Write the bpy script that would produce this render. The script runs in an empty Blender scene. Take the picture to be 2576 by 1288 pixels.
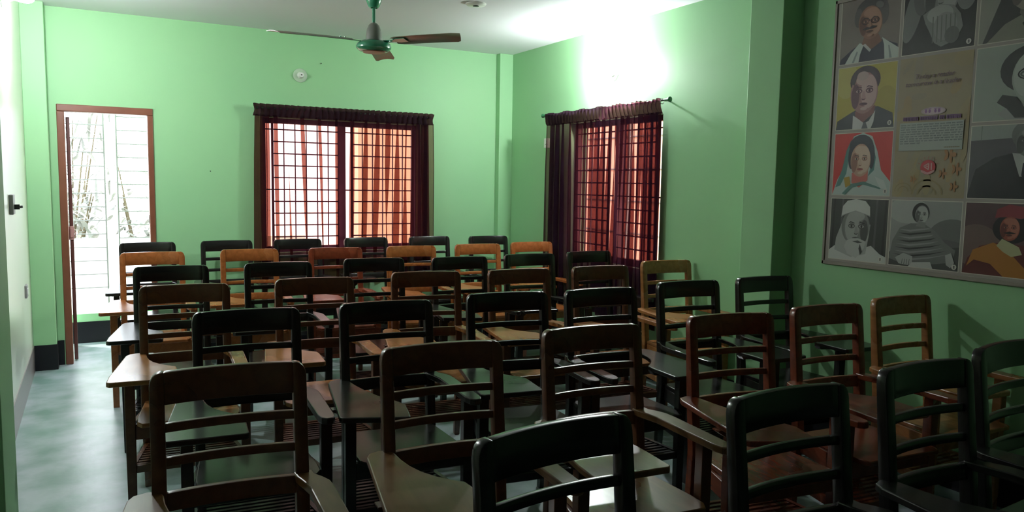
import bpy, bmesh, math, random
from mathutils import Matrix, Vector

sc = bpy.context.scene
COL = sc.collection
random.seed(7)

# ------------------------------------------------------------------ camera
FPX = 1915.0
H = 1.52
def _n(v):
    v = Vector(v); v.normalize(); return v
_Y = _n((-1058, -202, FPX))
_Z = -_n((-338, 19856, FPX)); _Z = _n(_Z - _Y * _Z.dot(_Y))
_X = _Y.cross(_Z)
if _X[0] < 0: _X = -_X
W2C = Matrix((_X, _Y, _Z))             # rows: room axes in lens axes (right, down, forward)
cam_d = bpy.data.cameras.new('camera'); cam = bpy.data.objects.new('camera', cam_d); COL.objects.link(cam)
right = W2C @ Vector((1, 0, 0)); up = W2C @ Vector((0, -1, 0)); back = W2C @ Vector((0, 0, -1))
M = Matrix((right, up, back)).transposed().to_4x4(); M.translation = Vector((0, 0, H))
cam.matrix_world = M
cam_d.sensor_width = 36.0; cam_d.lens = 36.0 * FPX / 2576.0; cam_d.clip_start = 0.05; cam_d.clip_end = 200
sc.camera = cam

# ------------------------------------------------------------------ light and exposure
sc.view_settings.view_transform = 'Standard'; sc.view_settings.look = 'None'
sc.view_settings.gamma = 1.0; sc.view_settings.use_curve_mapping = False
sc.view_settings.exposure = 0.70
SKY = 4.2
BULB_R = 880.0; BULB_L = 850.0
w = bpy.data.worlds.new('world'); sc.world = w; w.use_nodes = True
wn = w.node_tree.nodes; wl = w.node_tree.links
bg = wn['Background']; bg.inputs[0].default_value = (0.86, 0.94, 1.0, 1); bg.inputs[1].default_value = SKY
sun_d = bpy.data.lights.new('sun', 'SUN'); sun_d.energy = 4.4; sun_d.angle = math.radians(1.0); sun_d.color = (1, .93, .8)
sun = bpy.data.objects.new('sun', sun_d); COL.objects.link(sun)
sun.rotation_euler = Vector((-0.55, 0.45, 1.0)).to_track_quat('Z', 'Y').to_euler()   # shines from behind-left, high
def portal(name, loc, rot, sx, sy):
    d = bpy.data.lights.new(name, 'AREA'); d.shape = 'RECTANGLE'; d.size = sx; d.size_y = sy; d.cycles.is_portal = True
    o = bpy.data.objects.new(name, d); COL.objects.link(o); o.location = loc; o.rotation_euler = rot
portal('portal_door', (.12, 7.24, 1.0), (math.pi/2, 0, math.pi), .6, 2.0)
portal('portal_window', (2.08, 7.24, 1.45), (math.pi/2, 0, math.pi), 1.5, 1.2)
portal('portal_window', (4.03, 5.13, 1.45), (math.pi/2, 0, math.pi/2), 1.4, 1.2)
sc.cycles.use_denoising = True
try:
    sc.cycles.denoiser = 'OPENIMAGEDENOISE'
    sc.cycles.denoising_input_passes = 'RGB_ALBEDO_NORMAL'
except Exception: pass
sc.cycles.max_bounces = 12; sc.cycles.diffuse_bounces = 6; sc.cycles.glossy_bounces = 4; sc.cycles.transparent_max_bounces = 32
sc.cycles.sample_clamp_indirect = 8.0

# ------------------------------------------------------------------ materials
def mat(name, col, rough=.5, spec=.5, metal=0.0, noise=None, bump=None, coat=0.0, emit=None, wood=False):
    m = bpy.data.materials.new(name); m.use_nodes = True
    nt = m.node_tree; b = nt.nodes['Principled BSDF']
    b.inputs['Base Color'].default_value = (*col, 1); b.inputs['Roughness'].default_value = rough
    b.inputs['Specular IOR Level'].default_value = spec; b.inputs['Metallic'].default_value = metal
    if coat: b.inputs['Coat Weight'].default_value = coat; b.inputs['Coat Roughness'].default_value = .12
    if emit: b.inputs['Emission Color'].default_value = (*emit[0], 1); b.inputs['Emission Strength'].default_value = emit[1]
    if noise or wood or bump:
        tc = nt.nodes.new('ShaderNodeTexCoord'); mp = nt.nodes.new('ShaderNodeMapping'); nt.links.new(tc.outputs['Object'], mp.inputs[0])
    if noise:
        scale, c2, lo, hi = noise[:4]
        nz = nt.nodes.new('ShaderNodeTexNoise'); nz.inputs['Scale'].default_value = scale; nz.inputs['Detail'].default_value = 6
        if len(noise) > 4: mp.inputs['Scale'].default_value = noise[4]
        nt.links.new(mp.outputs[0], nz.inputs['Vector'])
        r = nt.nodes.new('ShaderNodeValToRGB'); r.color_ramp.elements[0].position = lo; r.color_ramp.elements[1].position = hi
        r.color_ramp.elements[0].color = (*col, 1); r.color_ramp.elements[1].color = (*c2, 1)
        nt.links.new(nz.outputs[0], r.inputs[0]); nt.links.new(r.outputs[0], b.inputs['Base Color'])
    if bump:
        nb = nt.nodes.new('ShaderNodeTexNoise'); nb.inputs['Scale'].default_value = bump[0]; nb.inputs['Detail'].default_value = 4
        nt.links.new(mp.outputs[0] if not noise else tc.outputs['Object'], nb.inputs['Vector'])
        bp = nt.nodes.new('ShaderNodeBump'); bp.inputs['Strength'].default_value = bump[1]; bp.inputs['Distance'].default_value = .01
        nt.links.new(nb.outputs[0], bp.inputs['Height']); nt.links.new(bp.outputs[0], b.inputs['Normal'])
    return m

GREEN = (.30, .565, .295)
m_wall = mat('green_enamel_paint', GREEN, .55, .4, noise=(1.3, (.28, .545, .29), .35, .7), bump=(9, .04))
m_wall_l = mat('pale_cream_green_paint', (.78, .82, .70), .30, .7, noise=(1.3, (.74, .79, .66), .35, .7), bump=(9, .03))  # green wall lightened: strong light and glare put into the colour
m_front = mat('dark_front_panelling', (.05, .07, .05), .7, .3)  # unseen front wall made dark to cut bounce light on chair fronts
m_skirt_l = mat('mauve_grey_skirting_paint', (.20, .17, .165), .33, .6)  # black skirting lightened to mauve-grey, its glare put into the colour
m_ceil = mat('white_ceiling_paint', (.76, .77, .79), .8, .2)
m_floor = mat('painted_cement', (.16, .265, .23), .32, .7, noise=(4.5, (.36, .42, .44), .36, .64), bump=(14, .12))
m_skirt = mat('black_skirting_paint', (.010, .010, .013), .35, .3)
m_frame = mat('brown_door_paint', (.16, .052, .028), .35, .5, noise=(8, (.2, .07, .04), .3, .7))
m_leafw = mat('dark_brown_door_leaf', (.11, .04, .035), .4, .5)
m_steel = mat('maroon_steel_paint', (.12, .02, .015), .45, .4)
m_ofrm = mat('reddish_window_paint', (.12, .02, .02), .45, .4)
m_white = mat('white_plastic', (.75, .76, .72), .35, .5)
m_cream = mat('cream_plastic', (.46, .60, .44), .4, .5)
m_black = mat('black_plastic', (.02, .02, .02), .4, .5)
m_rod = mat('black_curtain_rod', (.02, .03, .025), .35, .5)
m_fin = mat('green_rod_finial', (.02, .12, .05), .35, .5)
m_iron = mat('grey_painted_iron', (.25, .25, .25), .5, .4)
m_pink = mat('pinkish_bolt_metal', (.6, .35, .33), .35, .5, .3)
m_fang = mat('green_fan_enamel', (.03, .24, .13), .22, .6, coat=.4)
m_fangr = mat('grey_fan_cover', (.16, .17, .15), .45, .5)
m_blade = mat('fan_blade_enamel', (.10, .15, .10), .33, .6, noise=(2.2, (.17, .09, .06), .45, .6))
m_bulb = mat('glowing_bulb', (1, 1, 1), .4, emit=((.93, 1.0, .97), 1.0))
m_out = mat('sunlit_plaster', (.86, .55, .41), .9, .1)
m_pave = mat('pale_pavement', (.75, .74, .70), .9, .1)
m_leaf = mat('dusty_foliage', (.15, .16, .14), .5, .4, noise=(3, (.32, .34, .30), .4, .6))  # grey pallor is overexposed daylight put into the leaf colour
m_stem = mat('plant_stem', (.12, .10, .06), .7, .2)

def woodmat(name, c1, c2, rough):
    m = bpy.data.materials.new(name); m.use_nodes = True; nt = m.node_tree; b = nt.nodes['Principled BSDF']
    tc = nt.nodes.new('ShaderNodeTexCoord'); mp = nt.nodes.new('ShaderNodeMapping'); mp.inputs['Scale'].default_value = (14, 2.2, 14)
    nt.links.new(tc.outputs['Object'], mp.inputs[0])
    nz = nt.nodes.new('ShaderNodeTexNoise'); nz.inputs['Scale'].default_value = 2.3; nz.inputs['Detail'].default_value = 7; nz.inputs['Distortion'].default_value = .6
    nt.links.new(mp.outputs[0], nz.inputs['Vector'])
    r = nt.nodes.new('ShaderNodeValToRGB'); r.color_ramp.elements[0].position = .3; r.color_ramp.elements[1].position = .7
    r.color_ramp.elements[0].color = (*c1, 1); r.color_ramp.elements[1].color = (*c2, 1)
    nt.links.new(nz.outputs[0], r.inputs[0]); nt.links.new(r.outputs[0], b.inputs['Base Color'])
    n2 = nt.nodes.new('ShaderNodeTexNoise'); n2.inputs['Scale'].default_value = 3.0; n2.inputs['Detail'].default_value = 3
    nt.links.new(tc.outputs['Object'], n2.inputs['Vector'])
    mr = nt.nodes.new('ShaderNodeMapRange'); mr.inputs['To Min'].default_value = rough - .12; mr.inputs['To Max'].default_value = rough + .06
    nt.links.new(n2.outputs[0], mr.inputs[0]); nt.links.new(mr.outputs[0], b.inputs['Roughness'])
    b.inputs['Specular IOR Level'].default_value = .55
    return m
wood = {
    'black':  woodmat('black_stained_wood', (.006, .006, .006), (.013, .012, .011), .27),
    'brown':  woodmat('brown_varnished_wood', (.065, .021, .009), (.115, .040, .016), .32),
    'red':    woodmat('reddish_varnished_wood', (.12, .022, .009), (.19, .040, .016), .30),
    'worn':   woodmat('worn_olive_brown_wood', (.12, .056, .018), (.18, .088, .032), .32),  # brown wood for top faces, with the light on them in its colour
    'tan':    woodmat('tan_varnished_wood', (.22, .085, .025), (.33, .14, .045), .30),
    'orange': woodmat('orange_varnished_wood', (.22, .066, .016), (.31, .104, .028), .30),
}

def curtain_mat(name, tint, body, op):
    m = bpy.data.materials.new(name); m.use_nodes = True; nt = m.node_tree
    for n in list(nt.nodes): nt.nodes.remove(n)
    out = nt.nodes.new('ShaderNodeOutputMaterial'); tr = nt.nodes.new('ShaderNodeBsdfTransparent'); tr.inputs[0].default_value = (*tint, 1)
    df = nt.nodes.new('ShaderNodeBsdfDiffuse'); df.inputs[0].default_value = (*body, 1)
    tl = nt.nodes.new('ShaderNodeBsdfTranslucent'); tl.inputs[0].default_value = (body[0]*2.4, body[1]*1.3, body[2]*1.3, 1)
    m1 = nt.nodes.new('ShaderNodeMixShader'); m1.inputs[0].default_value = .5
    nt.links.new(df.outputs[0], m1.inputs[1]); nt.links.new(tl.outputs[0], m1.inputs[2])
    tc = nt.nodes.new('ShaderNodeTexCoord'); mp = nt.nodes.new('ShaderNodeMapping'); mp.inputs['Scale'].default_value = (60, 60, 1.0)
    nz = nt.nodes.new('ShaderNodeTexNoise'); nz.inputs['Scale'].default_value = 3
    nt.links.new(tc.outputs['Object'], mp.inputs[0]); nt.links.new(mp.outputs[0], nz.inputs['Vector'])
    mr = nt.nodes.new('ShaderNodeMapRange'); mr.inputs['To Min'].default_value = op - .1; mr.inputs['To Max'].default_value = op + .1
    nt.links.new(nz.outputs[0], mr.inputs[0])
    m2 = nt.nodes.new('ShaderNodeMixShader'); nt.links.new(mr.outputs[0], m2.inputs[0])
    nt.links.new(tr.outputs[0], m2.inputs[1]); nt.links.new(m1.outputs[0], m2.inputs[2]); nt.links.new(m2.outputs[0], out.inputs[0])
    return m
m_cur1 = curtain_mat('sheer_maroon_cloth', (.88, .57, .50), (.032, .015, .026), .50)
m_cur2 = curtain_mat('sheer_plum_cloth', (.82, .53, .52), (.034, .020, .044), .54)
m_hem = curtain_mat('gathered_curtain_cloth', (.5, .2, .2), (.028, .016, .026), .88)

# ------------------------------------------------------------------ mesh helpers
class MB:
    def __init__(s): s.v = []; s.f = []; s.mi = []
    def add(s, vs, fs, mi=0):
        o = len(s.v); s.v += [tuple(v) for v in vs]; s.f += [tuple(i + o for i in f) for f in fs]; s.mi += [mi]*len(fs)
    def box(s, a, b, mi=0):
        x0, y0, z0 = a; x1, y1, z1 = b
        s.add([(x0,y0,z0),(x1,y0,z0),(x1,y1,z0),(x0,y1,z0),(x0,y0,z1),(x1,y0,z1),(x1,y1,z1),(x0,y1,z1)],
              [(0,3,2,1),(4,5,6,7),(0,1,5,4),(1,2,6,5),(2,3,7,6),(3,0,4,7)], mi)
    def loft(s, secs, mi=0, close=True):
        n = len(secs[0]); o = len(s.v)
        vs = [p for sec in secs for p in sec]; fs = []
        for i in range(len(secs) - 1):
            for j in range(n):
                k = (j + 1) % n
                fs.append((i*n + j, i*n + k, (i+1)*n + k, (i+1)*n + j))
        if close: fs.append(tuple(range(n - 1, -1, -1))); fs.append(tuple((len(secs)-1)*n + j for j in range(n)))
        s.add(vs, fs, mi)
    def prism(s, pts, z0, z1, mi=0):
        s.loft([[(x, y, z0) for x, y in pts], [(x, y, z1) for x, y in pts]], mi)
    def tube(s, pts, r, n=10, mi=0):
        secs = []
        pts = [Vector(p) for p in pts]
        for i, p in enumerate(pts):
            d = (pts[min(i+1, len(pts)-1)] - pts[max(i-1, 0)]).normalized()
            a = d.cross(Vector((0, 0, 1)))
            if a.length < 1e-3: a = d.cross(Vector((0, 1, 0)))
            a.normalize(); b = d.cross(a)
            rr = r[i] if isinstance(r, (list, tuple)) else r
            secs.append([p + (a*math.cos(t) + b*math.sin(t))*rr for t in [2*math.pi*k/n for k in range(n)]])
        s.loft(secs, mi)
    def lathe(s, prof, c, axis='z', n=28, mi=0):
        secs = []
        for r, z in prof:
            ring = []
            for k in range(n):
                t = 2*math.pi*k/n; a, b = r*math.cos(t), r*math.sin(t)
                if axis == 'z': ring.append((c[0]+a, c[1]+b, c[2]+z))
                elif axis == 'x': ring.append((c[0]+z, c[1]+a, c[2]+b))
                else: ring.append((c[0]+a, c[1]+z, c[2]+b))
            secs.append(ring)
        s.loft(secs, mi)
    def mesh(s, name, mats, bevel=0.0, smooth=False, seg=2):
        me = bpy.data.meshes.new(name); me.from_pydata(s.v, [], s.f)
        for m in (mats if isinstance(mats, (list, tuple)) else [mats]): me.materials.append(m)
        for p, mi in zip(me.polygons, s.mi): p.material_index = mi
        bm = bmesh.new(); bm.from_mesh(me); bmesh.ops.recalc_face_normals(bm, faces=bm.faces)
        if bevel:
            es = [e for e in bm.edges if len(e.link_faces) == 2 and e.calc_face_angle(0) > .6]
            bmesh.ops.bevel(bm, geom=es, offset=bevel, segments=seg, affect='EDGES', profile=.5, clamp_overlap=True)
        if smooth:
            for f in bm.faces: f.smooth = True
        bm.to_mesh(me); bm.free()
        if smooth:
            try: me.set_sharp_from_angle(angle=math.radians(40))
            except Exception: pass
        return me
    def obj(s, name, mats, parent=None, **k):
        return link(name, s.mesh(name, mats, **k), parent)
def link(name, me, parent=None):
    o = bpy.data.objects.new(name, me); COL.objects.link(o)
    if parent: o.parent = parent
    return o
def tag(o, label=None, cat=None, group=None, kind=None):
    if label: o['label'] = label
    if cat: o['category'] = cat
    if group: o['group'] = group
    if kind: o['kind'] = kind
    return o
def empty(name, loc=(0,0,0), rz=0, **k):
    o = bpy.data.objects.new(name, None); COL.objects.link(o); o.location = loc; o.rotation_euler = (0, 0, rz); o.empty_display_size = .1
    return tag(o, **k)
def part(name, mb, m, parent, **k):
    o = mb.obj(name, m, parent, **k); o.matrix_parent_inverse = Matrix.Identity(4)
    return o

# ------------------------------------------------------------------ room
XL, XR, YB, YF, ZC = -.435, 3.80, 7.01, -3.4, 2.817
WT = .20
b = MB(); b.box((XL-.3, YF-.3, -.1), (XR+.3, YB+WT, 0)); tag(b.obj('floor', m_floor), kind='structure')
b = MB(); b.box((XL-.3, YF-.3, ZC), (XR+.3, YB+WT, ZC+.15)); tag(b.obj('ceiling', m_ceil), kind='structure')
def wall_with_holes(name, axis, pos, thick, a0, a1, holes, mt=m_wall):
    """wall slab on plane x or y = pos, made of boxes around holes (h0,h1,z0,z1) sorted along a"""
    b = MB()
    def bx(p, q, z0, z1):
        if q - p < 1e-4 or z1 - z0 < 1e-4: return
        if axis == 'y': b.box((p, pos, z0), (q, pos+thick, z1))
        else: b.box((pos, p, z0), (pos+thick, q, z1))
    cur = a0
    for h0, h1, z0, z1 in holes:
        bx(cur, h0, 0, ZC); bx(h0, h1, 0, z0); bx(h0, h1, z1, ZC); cur = h1
    bx(cur, a1, 0, ZC)
    return tag(b.obj(name, mt), kind='structure')
DOOR = (-.225, .458, 0, 2.075)
WIN1 = (1.335, 2.80, .86, 2.06)
WIN2 = (4.56, 5.84, .86, 2.06)
wall_with_holes('wall_back', 'y', YB, WT, XL-.2, XR+.2, [DOOR, WIN1])
wall_with_holes('wall_right', 'x', XR, WT, YF, YB, [WIN2])
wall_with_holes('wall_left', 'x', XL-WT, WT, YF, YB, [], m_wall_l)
wall_with_holes('wall_front', 'y', YF-WT, WT, XL-.2, XR+.2, [], m_front)
# pillars
b = MB(); b.box((XL, 6.86, 0), (-.28, YB, ZC)); tag(b.obj('wall_back_left_pillar', m_wall, bevel=.004), kind='structure')
b = MB(); b.box((3.65, 6.93, 0), (XR, YB, ZC)); tag(b.obj('wall_back_right_pillar', m_wall, bevel=.004), kind='structure')
b = MB(); b.box((3.62, 3.285, 0), (XR, 3.545, ZC)); tag(b.obj('wall_right_pillar', m_wall, bevel=.004), kind='structure')
b = MB(); b.box((XL, 2.90, 0), (-.28, 3.31, ZC)); tag(b.obj('wall_left_pillar', m_wall, bevel=.004), kind='structure')
# skirtings
SH, ST = .20, .006
def skirt(name, boxes, mt=None):
    b = MB()
    for a, c in boxes: b.box(a, c)
    tag(b.obj(name, mt or m_skirt), kind='structure')
skirt('baseboard_back', [((-.28, YB-ST, 0), (-.232, YB, SH)), ((.46, YB-ST, 0), (3.65, YB, SH)), ((XL, 6.86-ST, 0), (-.28+ST, 6.86, SH)), ((-.28, 6.86, 0), (-.28+ST, YB-ST, SH)), ((3.65-ST, 6.93-ST, 0), (XR, 6.93, SH)), ((3.65-ST, 6.93, 0), (3.65, YB-ST, SH))])
skirt('baseboard_right', [((XR-ST, 3.545+ST, 0), (XR, 6.93-ST, SH)), ((XR-ST, YF, 0), (XR, 3.285-ST, SH)), ((3.62-ST, 3.285-ST, 0), (3.62, 3.545+ST, SH)), ((3.62, 3.285-ST, 0), (XR, 3.285, SH)), ((3.62, 3.545, 0), (XR, 3.545+ST, SH))])
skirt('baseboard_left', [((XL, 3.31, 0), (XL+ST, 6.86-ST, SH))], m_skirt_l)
skirt('baseboard_left', [((XL, YF, 0), (XL+ST, 2.90, SH)), ((XL, 2.90-ST, 0), (-.28+ST, 2.90, SH)), ((-.28, 2.90, 0), (-.28+ST, 3.31, SH))])

# ------------------------------------------------------------------ door
d = empty('door_1', (0, 0, 0), kind='structure')
b = MB(); FT = .052
b.box((DOOR[0]-.001, YB-.015, 0), (DOOR[0]+FT, YB+.10, 2.02)); b.box((DOOR[1]-.042, YB-.015, 0), (DOOR[1]+.001, YB+.10, 2.02)); b.box((DOOR[0]-.001, YB-.015, 2.02), (DOOR[1]+.001, YB+.10, 2.076))
part('door_frame', b, m_frame, d, bevel=.006)
b = MB(); b.box((0, 0, .01), (.027, .62, 1.985))
leafo = part('door_leaf', b, m_leafw, d, bevel=.003); leafo.location = (-.168, 7.125, 0); leafo.rotation_euler = (0, 0, math.radians(1.25))
b = MB(); b.box((-.008, -.012, 1.0), (.030, .0, 1.11)); b.box((.003, -.022, 1.02), (.020, -.010, 1.09)); b.tube([(.030, -.006, 1.02), (.040, -.012, 1.05), (.030, -.006, 1.09)], .004)
part('door_bolt', b, m_pink, leafo, bevel=.002)
b = MB(); b.box((DOOR[1]-.046, YB+.03, 1.13), (DOOR[1]-.040, YB+.05, 1.20)); part('strike_plate', b, m_black, d)
# door architrave line above the door
b = MB(); b.box((-.245, YB-.004, 2.076), (.478, YB, 2.10)); b.box((-.245, YB-.004, 0.2), (-.2265, YB, 2.076)); tag(b.obj('trim_1', m_wall), kind='structure')

# ------------------------------------------------------------------ windows with grilles
def window(name, n, a0, a1, z0, z1, place):
    """place(a, dep, z) -> world; a along wall, dep outward from the inner wall face"""
    root = empty(name, (0, 0, 0), kind='structure')
    def bx(mb, a, b_):
        (aa, da, za), (ab, db, zb) = a, b_
        p = place(aa, da, za); q = place(ab, db, zb)
        mb.box(tuple(min(p[i], q[i]) for i in range(3)), tuple(max(p[i], q[i]) for i in range(3)))
    f = MB()
    F0, F1 = .06, .11
    bx(f, (a0, F0, z0), (a0+.035, F1, z1)); bx(f, (a1-.035, F0, z0), (a1, F1, z1))
    bx(f, (a0, F0, z0), (a1, F1, z0+.05)); bx(f, (a0, F0, z1-.045), (a1, F1, z1))
    mid = (a0+a1)/2
    bx(f, (mid-.03, F0, z0), (mid+.03, F1, z1))
    part('window_frame', f, m_ofrm, root)
    s = MB(); bx(s, (a0, -.02, z0-.03), (a1, .2, z0)); part('window_sill', s, m_wall, root)
    for (p, q) in ((a0+.035, mid-.03), (mid+.03, a1-.035)):
        g = MB(); t = .0055
        lo = p + .055; hi = q - .01
        for a in (lo, hi): bx(g, (a-.010, .035, z0+.02), (a+.010, .052, z1-.02))
        nv = 6
        for i in range(1, nv):
            a = lo + (hi-lo)*i/nv; bx(g, (a-t*.8, .037, z0+.02), (a+t*.8, .049, z1-.02))
        z = z1 - .10; k = 0
        while z > z0 + .05:
            bx(g, (lo if k not in (0, 5) else p-.01, .034, z-t), (hi, .047, z+t)); z -= .107; k += 1
        part('window_grille', g, m_steel, root)
    return root
window('window_1', 1, *WIN1, lambda a, dp, z: (a, YB+dp, z))
window('window_2', 2, *WIN2, lambda a, dp, z: (XR+dp, a, z))

# ------------------------------------------------------------------ curtains
def curtain(name, folds, length, z0, z1, place, m, label, group, seed, off=0.0, NF=14, A=.030, EB=.72, hem=.09, flare=.03, name_h='curtain_heading', frill=0.0, taper=None):
    """a gathered cloth; folds: list of (position 0..1, weight) where cloth bunches. place(a, dep, z)"""
    rnd = random.Random(seed)
    N = 900; rows = 16
    root = empty(name, (0, 0, 0), label=label, cat='curtain', group=group)
    # arclength parameter -> irregular fold wave
    ph = [rnd.uniform(0, 6.28) for _ in range(6)]
    def wave(u, t):
        # u 0..1 across, t 0 top..1 bottom ; returns lateral shift and depth
        dens = 1.0
        dep = 0; lat = 0
        env = EB + .62*sum(wt*math.exp(-((u-p)/wd)**2) for p, wt, wd in folds)
        env = min(env, 1.35)
        f1 = 2*math.pi*(NF*u - 2.4*math.exp(-u/.06) + 2.4*math.exp(-(1-u)/.06) + .8*math.sin(5*u+ph[0]) + .34*t*math.sin(6*u+ph[1]))
        f2 = 2*math.pi*(NF*1.7*u + .6*math.sin(7*u+ph[2]) - .2*t)
        dep = env*(.60*math.sin(f1+ph[3]) + .30*math.sin(f2+ph[4]))
        lat = env*(.95*math.cos(f1+ph[3]) + .35*math.cos(f2+ph[5]))
        return lat, dep
    b = MB(); vs = []
    zt = z1 - hem
    for r in range(rows+1):
        t = r/rows; z = zt + (z0-zt)*t
        for i in range(N+1):
            u = i/N; lat, dep = wave(u, t)
            a = (u-.5)*(length-.05)*(1+flare*t)
            if taper: a += taper(u, t)
            amp = .012 + .006*min(1, t*3)
            vs.append(place(a + lat*A*(.88+.12*min(1, t*4)), dep*amp + off, z + .012*math.sin(30*u)*(t == 1)))
    fs = [(r*(N+1)+i, r*(N+1)+i+1, (r+1)*(N+1)+i+1, (r+1)*(N+1)+i) for r in range(rows) for i in range(N)]
    b.add(vs, fs); part('curtain_cloth', b, m, root, smooth=True)
    # gathered heading: tighter ruffles, double thickness
    b = MB(); vs = []; R = 6
    for r in range(R+1):
        t = r/R; z = z1 - (hem+.012)*t
        for i in range(N+1):
            u = i/N
            lat = .006*math.cos(2*math.pi*31*u + ph[0]); dep = (.011+.004*math.sin(math.pi*t))*math.sin(2*math.pi*33*u + 1.1*math.sin(11*u) + .9*math.sin(t*3+20*u))
            a = (u-.5)*length*(1.004 + .012*math.cos(math.pi*t)**2)
            zz = z + (.006*abs(math.sin(2*math.pi*16*u+ph[1])) + frill*math.sin(40*u+ph[2]))*(1-t)
            vs.append(place(a+lat, dep + off + .0225*(1-t)**.5, zz))
    fs = [(r*(N+1)+i, r*(N+1)+i+1, (r+1)*(N+1)+i+1, (r+1)*(N+1)+i) for r in range(R) for i in range(N)]
    b.add(vs, fs); part(name_h, b, m_hem, root, smooth=True)
    return root
Z1c = 2.165
cx1 = 2.085; L1 = 1.665
pl1 = lambda a, dp, z: (cx1+a, YB-.070-dp, z)
curtain('window_curtain', [(.03, 1.6, .05), (.30, .8, .05), (.43, .5, .04), (.53, .8, .05), (.70, .9, .05), (.80, .2, .05), (.97, 1.8, .07)], L1, .60, Z1c, pl1, m_cur1,
        'sheer maroon curtain over the barred window beside the open doorway', 'sheer window curtains', 3, flare=.02, EB=1.3)
cy2 = 5.315; L2 = 1.61
pl2 = lambda a, dp, z: (XR-.062-dp, cy2-a, z)
curtain('window_curtain', [(.02, 1.4, .10), (.16, 1.2, .06), (.33, .7, .04), (.50, .8, .05), (.62, 1.6, .05), (.82, .9, .05), (.97, 1.0, .04)], L2, .42, Z1c-.01, pl2, m_cur2,
        'dark plum see-through curtain on the wall with the bright bulb', 'sheer window curtains', 11, flare=.03, frill=.006, NF=15, A=.032, EB=.98)
# rods
def rod(name, p, q, label, fins, brs):
    root = empty(name, (0, 0, 0), label=label, cat='curtain rod', group='curtain rods')
    b = MB(); b.tube([p, q], .009); part('rod', b, m_rod, root, smooth=True)
    for (c, s) in fins:
        b = MB(); ax = 'y' if abs(p[1]-q[1]) > .1 else 'x'
        b.lathe([(.010, 0), (.013, .01*s), (.012, .03*s), (.017, .045*s), (.020, .055*s), (.020, .06*s), (.004, .062*s)], c, ax, 16)
        part('finial', b, m_fin, root, smooth=True)
    for c, d in brs:
        b = MB(); b.tube([c, (c[0]+d[0], c[1]+d[1], c[2]+d[2])], .006); part('rod_bracket', b, m_rod, root)
    return root
rod('curtain_rod', (1.268, YB-.07, 2.135), (2.905, YB-.07, 2.135), 'thin black curtain rod above the window beside the doorway', [],
    [((1.29, YB-.07, 2.135), (0, .069, 0)), ((2.90, YB-.07, 2.135), (0, .069, 0))])
r2 = rod('curtain_rod', (XR-.062, 4.475, 2.15), (XR-.062, 6.16, 2.15), 'black curtain rod with green finial and white rings on the bulb wall', [((XR-.062, 4.475, 2.15), -1), ((XR-.062, 6.16, 2.15), 1)],
    [((XR-.062, 4.50, 2.15), (.061, 0, 0)), ((XR-.062, 6.13, 2.15), (.061, 0, 0))])
for y in (4.505, 4.60, 4.685):
    b = MB(); b.tube([(XR-.062+.017*math.cos(t), y, 2.143+.019*math.sin(t)) for t in [2*math.pi*k/14 for k in range(15)]], .0028, 6); part('curtain_ring', b, m_white, r2, smooth=True)

# ------------------------------------------------------------------ small wall fittings
def wall_lamp(name, base, axis, sgn, upv, label, strength, withbulb=True):
    """round plate on the wall, angled socket, bulb"""
    root = empty(name, base, label=label, cat='light bulb' if withbulb else 'lamp holder')
    b = MB(); n = {'x': (1, 0, 0), 'y': (0, 1, 0)}[axis]
    b.lathe([(.062, 0), (.062, .006*sgn), (.052, .012*sgn), (.001, .014*sgn)], (0, 0, 0), axis, 32); part('mounting_plate', b, m_cream, root, smooth=True)
    nv = Vector(n)*sgn; dirv = (nv + Vector((0, 0, upv))).normalized()
    p0 = nv*.012; b = MB()
    b.tube([p0, p0+dirv*.03, p0+dirv*.045], [.030, .026, .020], 18); part('lamp_socket', b, m_white, root, smooth=True)
    if withbulb:
        c = p0 + dirv*.045; prof = [(.014, 0), (.016, .012), (.024, .03), (.031, .055), (.033, .075), (.029, .095), (.018, .108), (.003, .112)]
        b = MB(); b.tube([c + dirv*z for r, z in prof], [r for r, z in prof], 20)
        mm = mat('glowing_bulb_glass', (1, 1, 1), .4, emit=((.95, .98, 1.0), strength))
        part('bulb', b, mm, root, smooth=True)
    else:
        b = MB(); b.tube([p0+dirv*.0455, p0+dirv*.048], .006, 12); part('socket_hole', b, m_black, root)
    return root
wall_lamp('wall_lamp', (XR, 5.20, 2.43), 'x', -1, .35, 'glaring white bulb on the wall above the plum curtain', BULB_R)
wall_lamp('wall_lamp', (XL, 5.50, 2.56), 'x', 1, .1, 'glaring bulb on the pale wall near the ceiling, beside the doorway pillar', BULB_L)
wall_lamp('lamp_holder', (1.667, YB, 2.445), 'y', -1, 0.0, 'empty round lamp holder on the green wall above the maroon curtain', 0, False)
root = empty('ceiling_rose', (2.50, 5.14, ZC), label='round white ceiling rose with a dark hole, near the fan', cat='ceiling fitting')
b = MB(); b.lathe([(.075, 0), (.075, -.006), (.066, -.014), (.001, -.016)], (0, 0, 0), 'z', 32); part('rose_plate', b, m_white, root, smooth=True)
b = MB(); b.lathe([(.022, -.0155), (.022, -.020), (.001, -.021)], (0, 0, 0), 'z', 20); part('rose_hole', b, m_black, root)
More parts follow.
